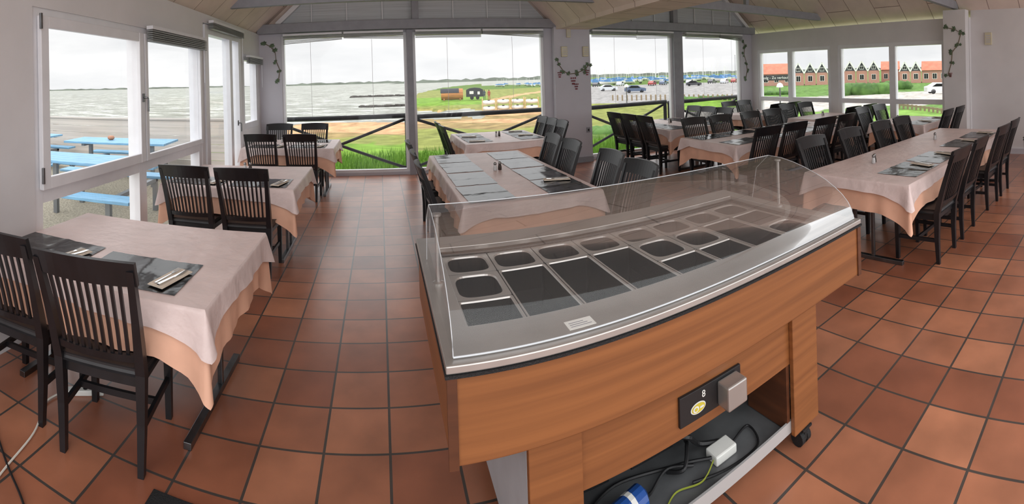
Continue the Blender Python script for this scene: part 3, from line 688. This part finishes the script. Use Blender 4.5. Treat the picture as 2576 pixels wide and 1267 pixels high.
def ground(x,d):
    w=2*sin(x*.05)+1.5*sin(x*.13)
    if x<600: land=d<24; 
    elif x<1038: land=d<42+w+(x-800)*.02
    elif x<1215: land=d<44+w or (60+w<d<(120+(x-1038)*1.5))
    elif x<1420: land=d<260
    else: land=d<1200
    if d<12: z=-.3-.05*(d-9)
    elif d<45: z=-.45-1.5*(d-12)/33
    else: z=-1.95
    if not land: return -2.9,SND
    if x<1038:
        c=GRN if d<19+w*.3 else (OLV if d<23 else (DRY if d<25 else SND))
        if d>40: z=-2.15
    elif x<1480:
        if d<16: c=GRN
        elif d<26: c=OLV
        elif d<33: c=DRY
        elif d<38: c=SND
        elif d<46: c=DRY
        elif d<58: c=SND
        elif d<66: c=OLV
        elif d<100: c=GRN if (x<1230) else OLV
        else: c=OLV if d<170 else DGR
        if 1215<x<1480 and abs(d-(70+(x-1215)*.35))<6: c=SND
    elif x<1900:
        if d<17: c=GRN
        elif d<22: c=DGR
        elif x>1690 and d<60: c=RD if abs(d-(30+(x-1690)*.06))<9 else GRN
        elif d<60: c=OLV
        elif d<170: c=ASP
        else: c=DGR
    else:
        if d<34: c=(128,164,80)
        elif abs(d-52-(x-2100)*.03)<13: c=RD
        else: c=(104,138,72)
    return z,c
xs=list(range(500,2700,12)); ds=[9]
while ds[-1]<1300: ds.append(ds[-1]*1.035+.12)
vs=[];cs=[]
for d_ in ds:
    for x in xs:
        z,c=ground(x,d_); 
        if z>-2.5: z+=.12*sin(d_*.9+x*.02)*min(1,d_/30)
        p=PD(x,d_,z); vs.append(p); cs.append(srgb(c))
NX=len(xs); b=MB(); b.add(vs,[(j*NX+i,j*NX+i+1,(j+1)*NX+i+1,(j+1)*NX+i) for j in range(len(ds)-1) for i in range(NX-1)])
keep=[];
for f in b.f:
    cx=sum(b.v[i][0] for i in f)/4; cy=sum(b.v[i][1] for i in f)/4
    if cy>8.75 or cx>9.0: keep.append(f)
b.f=keep; b.m=[0]*len(keep)
o=b.obj('grassland',terr(),smooth=True); o['kind']='stuff'; tag(o,'coastal ground with green grass, sand and asphalt','ground')
ca=o.data.color_attributes.new('Col','FLOAT_COLOR','POINT')
for i,c in enumerate(cs): ca.data[i].color=c
b=MB(); rnd=random.Random(5)
def shore(b,xa,xb,d,h):
    pts=[];x=xa
    while x<=xb: 
        pts.append((x,h*(.5+.5*rnd.random())*min(1,(x-xa)/60+.1)*min(1,(xb-x)/60+.1))); x+=12
    for i in range(len(pts)-1):
        a0=PD(pts[i][0],d,-2.3);a1=PD(pts[i+1][0],d,-2.3);t1=PD(pts[i+1][0],d,-2.2+pts[i+1][1]);t0=PD(pts[i][0],d,-2.2+pts[i][1])
        b.quad(a0,a1,t1,t0)
shore(b,-60,640,2400,9); shore(b,640,1040,1500,8.5); shore(b,980,1480,900,7); shore(b,1400,2500,1350,9)
o=b.obj('far_shore',mat('far_shore_green',(128,136,124),.9,noise=.2,nscale=.02)); o['kind']='stuff'; tag(o,'low hazy green coastline across the water','coast')
ROCK=mat('dark_rock',(70,65,60),.9,noise=.3,nscale=1)
def rock(cx,cy,cz,s,b):
    vs=[];n=7
    for (rr,zz) in ((1,-.5),(.95,.1),(.55,.5)):
        for k in range(n): q=s*rr*rnd.uniform(.75,1.2); vs.append((cx+q*cos(2*pi*k/n),cy+q*sin(2*pi*k/n),cz+s*zz))
    b.add(vs,[(i*n+k,i*n+(k+1)%n,(i+1)*n+(k+1)%n,(i+1)*n+k) for i in range(2) for k in range(n)]+[tuple(range(2*n,3*n))])
for xa,xb,d in ((885,1030,125),(905,1030,74)):
    b=MB()
    x=xa
    while x<xb: p=PD(x,d+rnd.uniform(-.6,.6)); rock(p[0],p[1],-2.1,d*.006*rnd.uniform(.6,1.2),b); x+=4
    o=b.obj('rock_groyne',ROCK); o['kind']='stuff'; tag(o,'low dark stone groyne jutting out into the sea','rocks')
GRV=mat('terrace_gravel',(190,180,160),.9,noise=.25,nscale=40)
b=MB(); b.quad((-14,-1,-.03),(-2.35,-1,-.03),(-2.35,8.7,-.03),(-14,8.7,-.03)); o=b.obj('terrace',GRV); o['kind']='stuff'; tag(o,'pale gravel terrace outside the restaurant','terrace')
FEN=mat('fence_paint',(198,190,182),.7,noise=.1,nscale=2,stretch=(.3,1,8))
b=MB()
for k in range(7): b.box(-13.5,-2.6,8.2,8.23,.0+k*.15,.142+k*.15)
for k in range(6): b.box(-13.2+k*2.1,-13.1+k*2.1,8.23,8.31,-.03,1.02)
b.box(-13.5,-2.6,8.17,8.32,1.043,1.075)
o=b.obj('plank_fence',FEN); tag(o,'pale horizontal plank fence around the terrace','fence')
def picnic():
    e=empty('picnic_table',label='blue painted wooden picnic table with attached benches',cat='picnic table',group='blue picnic tables')
    b=MB(); [b.box(-.95,.95,-.38+k*.154,-.236+k*.154,.72,.755) for k in range(5)]; b.obj('table_top',BLUE,parent=e,bevel=.004)
    for s in(-1,1):
        b=MB(); [b.box(-.95,.95,s*.74-.14+k*.145,s*.74-.005+k*.145,.42,.455) for k in range(2)]; b.obj('bench',BLUE,parent=e,bevel=.004)
    G=mat('grey_metal_post',(130,134,138),.4,metal=.6)
    for s in(-1,1):
        b=MB(); X=s*.6; b.box(X-.03,X+.03,-.03,.03,-.03,.72); b.box(X-.03,X+.03,-.72,.72,.37,.42); b.box(X-.03,X+.03,-.3,.3,.67,.72)
        for t in(-1,1): b.box(X-.03,X+.03,t*.68-.03,t*.68+.03,-.03,.42)
        b.obj('leg',G,parent=e)
    return e
pc=picnic(); pc.location=(-4.4,7.1,0); pc.rotation_euler=(0,0,.12)
dup(pc,(-3.6,5.1,0),.08); dup(pc,(-7.0,7.1,0),.1); dup(pc,(-5.9,5.2,0),.03)
b=MB(); b.lathe([(.03,0),(.06,.02),(.065,.045),(.05,.07),(.03,.075)],n=14); o=b.obj('flower_pot',mat('clay',(170,120,95),.7),loc=(-4.6,7.1,.756),smooth=True); tag(o,'small clay bowl standing on a blue picnic table','pot')
LOG=mat('dark_log',(38,36,42),.6,noise=.3,nscale=6)
for x0,x1 in ((-2.1,.52),(.58,3.4),(3.9,6.17),(6.23,8.5)):
    e=empty('porch_railing',(0,0,0),label='dark log railing with crossed braces outside the tall windows',cat='railing',group='log railings')
    y=8.85
    b=MB(); b.tube([(x0,y,1.0),(x1,y,1.03)],.045,10); b.obj('handrail',LOG,parent=e,smooth=True)
    b=MB(); b.tube([(x0,y,.98),(x1,y-.0,.02)],.028,8); b.obj('brace',LOG,parent=e,smooth=True)
    b=MB(); b.tube([(x0,y+.06,.02),(x1,y+.06,.98)],.028,8); b.obj('brace',LOG,parent=e,smooth=True)
    for x in (x0+.03,x1-.03): MB().tube([(x,y,-.35),(x,y,1.0)],.04,8).obj('post',LOG,parent=e)
b=MB(); rnd=random.Random(9)
for k in range(9000):
    x=rnd.uniform(-2,9); y=rnd.uniform(9.15,13.5)**1.0; d_=sqrt(x*x+y*y); z=-.32-.05*(d_-9) if d_<12 else -.45-1.5*(d_-12)/33
    h=rnd.uniform(.12,.38)*(1 if x<3 else 1.4); a=rnd.uniform(0,pi); w=.022; dx,dy=cos(a)*w,sin(a)*w; lx,ly=rnd.uniform(-.12,.12),rnd.uniform(-.12,.12)
    b.add([(x-dx,y-dy,z-.05),(x+dx,y+dy,z-.05),(x+lx,y+ly,z+h)],[(0,1,2)])
o=b.obj('tall_grass',mat('grass_blades',(128,170,62),.8,rgb2=(92,134,46),nscale=1.5)); o['kind']='stuff'; tag(o,'tall bright green grass growing outside the windows','grass')
SA=mat('sauna_cedar',(196,130,76),.7,noise=.3,nscale=2,stretch=(.3,4,4)); DK=mat('dark_felt',(52,52,58),.8)
p=PD(1136,82,-1.85); a=-az(1136)
e=empty('barrel_sauna',p,a,'round wooden barrel sauna with dark roof felt on the grass','sauna')
MB().tube([(-1.9,0,1.05),(1.9,0,1.05)],.98,24).obj('barrel_body',SA,parent=e)
b=MB(); N=12
vs=[(x,1.02*cos(t),1.05+1.02*sin(t)) for x in(-2.0,1.2) for t in [pi*(.3+.62*k/N) for k in range(N+1)]]
b.add(vs,[(i,i+1,N+2+i,N+1+i) for i in range(N)]); b.obj('roof',DK,parent=e)
b=MB(); b.box(-1.5,-1.3,-.7,.7,0,.35); b.box(1.3,1.5,-.7,.7,0,.35); b.multi('cradle',SA,parent=e)
p=PD(1193,83,-1.85)
e=empty('shed_trailer',p,-az(1193),'dark shed trailer with arched roof parked on grass','trailer')
MB().extr([(-1.5,.5),(1.5,.5),(1.5,1.7),(.9,2.0),(0,2.1),(-.9,2.0),(-1.5,1.7)],'y',-.9,.9).obj('cabin',DK,parent=e)
b=MB(); b.box(-.9,-.2,-.93,-.9,1.0,1.5); b.box(.5,.9,-.93,-.9,.9,1.4); b.multi('window_panel',PLASTW,parent=e)
for x in (-.5,.5): MB().tube([(x,-.95,.33),(x,-.75,.33)],.33,14).obj('wheel',RUB,parent=e)
def person(x,d,z,c,lab):
    me=bpy.data.meshes.new('person'); 
    V=[(0,0,.92),(0,0,1.2),(0,0,1.43),(0,0,1.53),(0,0,1.66),(.1,0,.88),(.12,.02,.5),(.12,-.02,.06),(-.1,0,.88),(-.12,.04,.5),(-.13,.0,.06),(.2,0,1.4),(.26,0,1.12),(.24,.08,.88),(-.2,0,1.4),(-.26,0,1.12),(-.24,.08,.88)]
    E=[(0,1),(1,2),(2,3),(3,4),(0,5),(5,6),(6,7),(0,8),(8,9),(9,10),(2,11),(11,12),(12,13),(2,14),(14,15),(15,16)]
    R=[.15,.15,.14,.055,.11,.1,.07,.05,.1,.07,.05,.065,.05,.035,.065,.05,.035]
    me.from_pydata(V,E,[]); o=bpy.data.objects.new('person',me); COL.objects.link(o); o.location=PD(x,d,z)
    sk=o.modifiers.new('skin','SKIN')
    for i,r in enumerate(R): me.skin_vertices[0].data[i].radius=(r,r*.8)
    me.skin_vertices[0].data[0].use_root=True
    s=o.modifiers.new('s','SUBSURF'); s.levels=1
    me.materials.append(mat('coat_'+str(x),c,.8)); tag(o,lab,'person')
    MB().lathe([(.03,0),(.09,.02),(.105,.08),(.09,.15),(.03,.19)],(0,.01,1.58),12).obj('hair',mat('hair_brown',(70,50,36),.8),parent=o,smooth=True)
person(1229,80,-1.9,(150,60,50),'person in a red coat standing on the grass'); person(1217,81,-1.9,(50,60,80),'person in dark clothes standing near the trailer')
RK=mat('rack_wood',(190,164,120),.8)
for i,(xc,dd) in enumerate(((1228,50),(1264,51),(1300,51),(1336,50))):
    p=PD(xc,dd,-1.95)
    e=empty('boat_rack',p,-az(xc),'light wooden storage rack for small boats on the shore','boat rack','boat racks')
    for x in (-.68,.68):
        b=MB()
        for y in(-.8,.8): b.box(x-.05,x+.05,y-.05,y+.05,0,1.55)
        b.box(x-.05,x+.05,-.9,.9,.2,.28); b.box(x-.05,x+.05,-.9,.9,.85,.93)
        b.obj('rack_frame',RK,parent=e)
    for z in (.28,.93):
        for y in (-.45,.35):
            b=MB(); b.tube([(-.74,0,.24),(-.55,0,.22),(0,0,.21),(.55,0,.22),(.74,0,.24)],[.04,.19,.23,.19,.04],10)
            a_=az(xc); kx=p[0]+y*sin(a_); ky=p[1]+y*cos(a_)
            o=b.obj('dinghy',PLASTW,loc=(kx,ky,p[2]+z),rot=-a_,smooth=True); tag(o,'small white dinghy resting on a wooden rack','boat','white dinghies')
            MB().lathe([(.12,0),(.15,.03),(.12,.035)],(0,0,.42),12).obj('cockpit',DK,parent=o)
def car(x,d,z,rot,c,lab):
    e=empty('car',PD(x,d,z),rot,lab,'car')
    pr=[(-2.1,.35),(2.05,.35),(2.1,.75),(1.9,.88),(1.1,.95),(.5,1.4),(-.9,1.45),(-1.7,1.0),(-2.1,.92)]
    MB().extr(pr,'y',-.85,.85).obj('car_body',mat('car_paint_%d_%d_%d'%c,c,.25,coat=.5),parent=e,bevel=.05)
    MB().extr([(.95,.97),(.45,1.34),(-.85,1.38),(-1.45,1.0)],'y',-.87,.87).obj('car_window',WELLD,parent=e)
    for wx_ in(-1.3,1.3):
        for wy_ in(-.85,.7): MB().tube([(wx_,wy_,.33),(wx_,wy_+.18,.33)],.33,16).obj('wheel',RUB,parent=e)
car(1529,110,-1.95,-az(1529)+.2,(200,205,210),'silver white car parked on the asphalt'); car(1597,95,-1.95,-az(1597)+.1,(80,95,120),'dark blue car parked on the asphalt'); car(1745,130,-1.95,-az(1745),(60,60,66),'dark car parked near the boats'); car(2366,64,-1.9,-az(2366)+.3,(215,215,218),'white car driving on the road')
for x,d_,c,nm in ((1500,155,(60,60,66),'dark'),(1560,158,(200,205,210),'silver'),(1640,152,(150,50,46),'red'),(1668,156,(80,95,120),'blue'),(1735,158,(200,205,210),'silver'),(1790,154,(60,60,66),'dark'),(1822,150,(200,205,210),'silver'),(1848,155,(150,50,46),'red')):
    car(x,d_,-1.95,-az(x)+1.3,c,nm+' car parked in front of the moored boats')
def boat():
    e=empty('boat',label='small moored pleasure boat with pale hull and mast',cat='boat',group='boats in the marina')
    b=MB(); st=[(-3,.9,.3),(-1,1.15,.2),(1.2,1.0,.25),(2.6,.5,.45),(3.3,.05,.7)]; vs=[]
    for x,w,z0 in st: vs+=[(x,-w,1.3+max(0,x)*.08),(x,-w*.7,.6+z0*.4),(x,0,z0),(x,w*.7,.6+z0*.4),(x,w,1.3+max(0,x)*.08)]
    fs=[(i*5+k,i*5+k+1,i*5+6+k,i*5+5+k) for i in range(4) for k in range(4)]+[(i*5,i*5+5,i*5+9,i*5+4) for i in range(4)]+[(0,4,3,2,1)]
    b.add(vs,fs); b.obj('hull',PLASTW,parent=e)
    MB().extr([(-2.4,1.3),(1.6,1.3),(1.1,2.0),(-1.8,2.2)],'y',-.7,.7).obj('cover',mat('boat_cover_blue',(84,130,180),.6,noise=.2,nscale=.3),parent=e)
    MB().tube([(.2,0,1.3),(.2,0,6)],.06,5).obj('mast',PLASTW,parent=e)
    b=MB(); b.box(-1.5,-1.3,-.5,.5,0,.5); b.box(1,1.2,-.4,.4,0,.5); b.multi('cradle',DK,parent=e)
    return e
bt=boat(); bt.location=PD(1500,190,-1.95)
rnd=random.Random(4)
placed=[]
def free(x,y,r):
    for a,c,q in placed:
        if (a-x)**2+(c-y)**2<(r+q)**2: return False
    placed.append((x,y,r)); return True
k=0
while k<90:
    x=rnd.uniform(1488,1868); d_=rnd.uniform(168,330); p=PD(x,d_,-1.95)
    if free(p[0],p[1],3.0): dup(bt,p,rnd.uniform(0,6.28),scale=(1,1,rnd.choice([.8,1,1.15]))); k+=1
k=0
while k<14:
    p=PD(rnd.uniform(1240,1362),rnd.uniform(190,240),-1.95)
    if free(p[0],p[1],2): dup(bt,p,rnd.uniform(0,6.28),scale=(.6,.6,.6)); k+=1
def lamp(x,d,h):
    e=empty('street_lamp',PD(x,d,-1.9),0,'slim grey lamp post with white shade outside','street lamp')
    MB().tube([(0,0,0),(0,0,h)],.06,8).obj('pole',STEELD,parent=e)
    MB().lathe([(.05,0),(.3,.05),(.22,.3),(.05,.4)],(0,0,h),12).obj('lamp_shade',PLASTW,parent=e)
lamp(1961,38,2.2); lamp(1575,60,2.0); lamp(1850,150,9)
b=MB(); n=12; pts=[PD(2250+128*k/n,36-6*k/n,-1.35) for k in range(n+1)]
for p in pts: b.box(p[0]-.06,p[0]+.06,p[1]-.06,p[1]+.06,-1.9,-1.0)
for i in range(n): b.beam((pts[i][0],pts[i][1],-1.1),(pts[i+1][0],pts[i+1][1],-1.1),.06,.14)
tag(b.obj('road_fence',mat('weathered_wood',(140,124,100),.8)),'low weathered wooden rail fence beside the road','fence')
for k in range(26):
    p=PD(1540+k*12,66-.3*k,-2.0); b=MB(); b.lathe([(.11,0),(.11,.85),(.06,.92)],n=8); tag(b.obj('bollard',mat('weathered_wood',(140,124,100),.8),loc=p),'short round wooden bollard beside the car park','bollard','wooden bollards')
HG=mat('hedge_leaves',(88,124,58),.9,rgb2=(58,88,38),nscale=.8,bump=.8,bscale=2)
def hedge(xa,xb,d,z,h,lab,step=14):
    b=MB(); x=xa
    while x<xb:
        p=PD(x,d+rnd.uniform(-1,1),z); s=h*rnd.uniform(.8,1.2); n=9; vs=[]
        for rr,zz in ((.75,0),(1,.35),(.85,.7),(.4,.95)):
            for k in range(n): q=s*rr*rnd.uniform(.8,1.15); vs.append((p[0]+q*cos(2*pi*k/n),p[1]+q*sin(2*pi*k/n),p[2]+h*zz*rnd.uniform(.9,1.1)))
        b.add(vs,[(i*n+k,i*n+(k+1)%n,(i+1)*n+(k+1)%n,(i+1)*n+k) for i in range(3) for k in range(n)]+[tuple(range(3*n,4*n))]); x+=step
    o=b.obj('hedge',HG,smooth=True); o['kind']='stuff'; tag(o,lab,'hedge')
hedge(2122,2234,66,-2,1.7,'dense rounded green hedge along the road'); hedge(2236,2285,80,-2,1.5,'green shrubs in front of the red houses'); hedge(1485,1620,22,-1.2,.5,'low green shrubs near the window',8); hedge(1905,2000,70,-2,.7,'low clipped hedge in front of houses')
hedge(1720,1860,60,-2,.7,'low green bushes along the path')
BR=brickmat('red_brick',(186,104,92),(172,92,80),(180,134,120),.6,.25,.02,offset=.5,rough=.9,noise=.1); RF=mat('orange_roof',(206,124,98),.8,noise=.12,nscale=1); BK=mat('black_cladding',(76,78,84),.8,noise=.2); 
def house(x,d,w,hw,hr,dep,style,lab,z=-2.0):
    a_=az(x); e=empty('house',PD(x,d,z),-a_,lab,'house')
    MB().box(-w/2,w/2,0,dep,0,hw).obj('body',BR,parent=e)
    if style=='gable':
        MB().extr([(-w/2,hw),(w/2,hw),(0,hw+hr)],'y',.02,.12).obj('gable_cladding',BK,parent=e)
        b=MB(); 
        b.add([(-w/2-.1,-.2,hw-.1),(0,-.2,hw+hr+.1),(0,dep,hw+hr+.1),(-w/2-.1,dep,hw-.1),(w/2+.1,-.2,hw-.1),(w/2+.1,dep,hw-.1)],[(0,1,2,3),(4,5,2,1)]); b.obj('roof',RF,parent=e)
        b=MB(); b.beam((-w/2-.1,-.22,hw-.1),(0,-.22,hw+hr+.1),.12,.32); b.beam((w/2+.1,-.22,hw-.1),(0,-.22,hw+hr+.1),.12,.32); b.multi('bargeboard',PLASTW,parent=e)
    else:
        MB().extr([(-.4,hw-.1),(dep+.4,hw-.1),(dep*.6,hw+hr),(dep*.35,hw+hr)],'x',-w/2-.1,w/2+.1).obj('roof',RF,parent=e)
    n=max(1,int(w/2))
    def hw_(x0,x1,z0,z1):
        b=MB(); b.box(x0,x1,-.03,.02,z0,z1,0); b.box(x0+.1,x1-.1,-.05,-.03,z0+.1,z1-.1,1); b.box((x0+x1)/2-.03,(x0+x1)/2+.03,-.07,-.05,z0+.1,z1-.1,0)
        b.obj('house_window',[PLASTW,WELLD],parent=e)
    for k in range(n):
        xx=-w/2+w*(k+.5)/n; hw_(xx-.55,xx+.55,.9,2.3)
    if style=='gable': hw_(-.5,.5,hw+.3,hw+1.2)
    return e
L1='red brick house with orange tiled roof'; L2='narrow red brick house with black white-edged gable'
house(1953,112,7.6,3.0,2.4,8,'long',L1+' and black sale sign')
for x in (2008,2038,2068): house(x,113,2.7,3.0,2.3,8,'gable',L2)
for x in (2138,2168,2198): house(x,118,2.8,3.2,2.3,8,'gable',L2)
house(2240,122,4.8,3.4,2.1,8,'long',L1)
for x in (2276,2304): house(x,112,2.5,2.9,2.1,8,'gable',L2)
house(2362,112,8.2,3.1,2.1,8,'long',L1)
a_=az(1950); b=MB(); b.box(-3.5,3.5,-.05,.05,-.6,.6)
sp=PD(1951,106,1.0); sg2=b.obj('sale_sign',mat('sign_black',(40,40,44),.6),loc=(sp[0],sp[1],.1),rot=-a_); tag(sg2,'long black sign board with white sale lettering','sign')
text('salg - Zu verkauf',.86,(0,-.08,.0),(pi/2,0,0),PLASTW,sg2,'lettering',.01)
b=MB(); b.box(-3.4,-3.25,-.04,.04,-2.1,-.6); b.box(3.25,3.4,-.04,.04,-2.1,-.6); b.multi('sign_post',DK,parent=sg2)

# ------------------------------------------------------------------ WORLD
w=bpy.data.worlds.new('overcast_sky_fill'); SC.world=w; w.use_nodes=True; nt=w.node_tree; bg=nt.nodes['Background']
tc=nt.nodes.new('ShaderNodeTexCoord'); sx=nt.nodes.new('ShaderNodeSeparateXYZ'); nt.links.new(tc.outputs['Generated'],sx.inputs[0])
mp=nt.nodes.new('ShaderNodeMapping'); mp.inputs['Scale'].default_value=(1.5,1.5,7); nt.links.new(tc.outputs['Generated'],mp.inputs[0])
n=nt.nodes.new('ShaderNodeTexNoise'); n.inputs['Scale'].default_value=2.2; n.inputs['Detail'].default_value=6; nt.links.new(mp.outputs[0],n.inputs['Vector'])
r=nt.nodes.new('ShaderNodeValToRGB'); r.color_ramp.elements[0].position=.35; r.color_ramp.elements[0].color=(.64,.65,.66,1); r.color_ramp.elements[1].position=.6; r.color_ramp.elements[1].color=(.76,.76,.76,1)
nt.links.new(n.outputs[0],r.inputs[0]); nt.links.new(r.outputs[0],bg.inputs[0])
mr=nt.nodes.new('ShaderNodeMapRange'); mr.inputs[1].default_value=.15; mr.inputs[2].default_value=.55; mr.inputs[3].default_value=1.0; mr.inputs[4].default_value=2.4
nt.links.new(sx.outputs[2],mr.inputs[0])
m2=nt.nodes.new('ShaderNodeMapRange'); m2.inputs[1].default_value=.05; m2.inputs[2].default_value=-.7; m2.inputs[3].default_value=0; m2.inputs[4].default_value=.8  # extra sky brightness behind the camera, added as fill light for the interior
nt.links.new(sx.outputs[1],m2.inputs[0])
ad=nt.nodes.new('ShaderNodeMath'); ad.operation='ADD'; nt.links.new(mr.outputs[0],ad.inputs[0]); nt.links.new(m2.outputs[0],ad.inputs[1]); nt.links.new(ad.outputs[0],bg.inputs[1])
SC.view_settings.view_transform='Standard'; SC.view_settings.exposure=.45
# ------------------------------------------------------------------ CAMERA
f=1180.
cd=bpy.data.cameras.new('camera'); co=bpy.data.objects.new('camera',cd); COL.objects.link(co); SC.camera=co
cd.type='PANO'; cd.panorama_type='CENTRAL_CYLINDRICAL'
cd.central_cylindrical_range_u_min=-1288/f; cd.central_cylindrical_range_u_max=1288/f
cd.central_cylindrical_range_v_min=-1070/f; cd.central_cylindrical_range_v_max=197/f; cd.central_cylindrical_radius=1
co.matrix_world=Matrix.Translation((0,0,1.67))@Matrix.Rotation(-(1288-955)/f,4,'Z')@Matrix.Rotation(pi/2,4,'X')@Matrix.Rotation(-.03,4,'Z')
cd.clip_end=8000
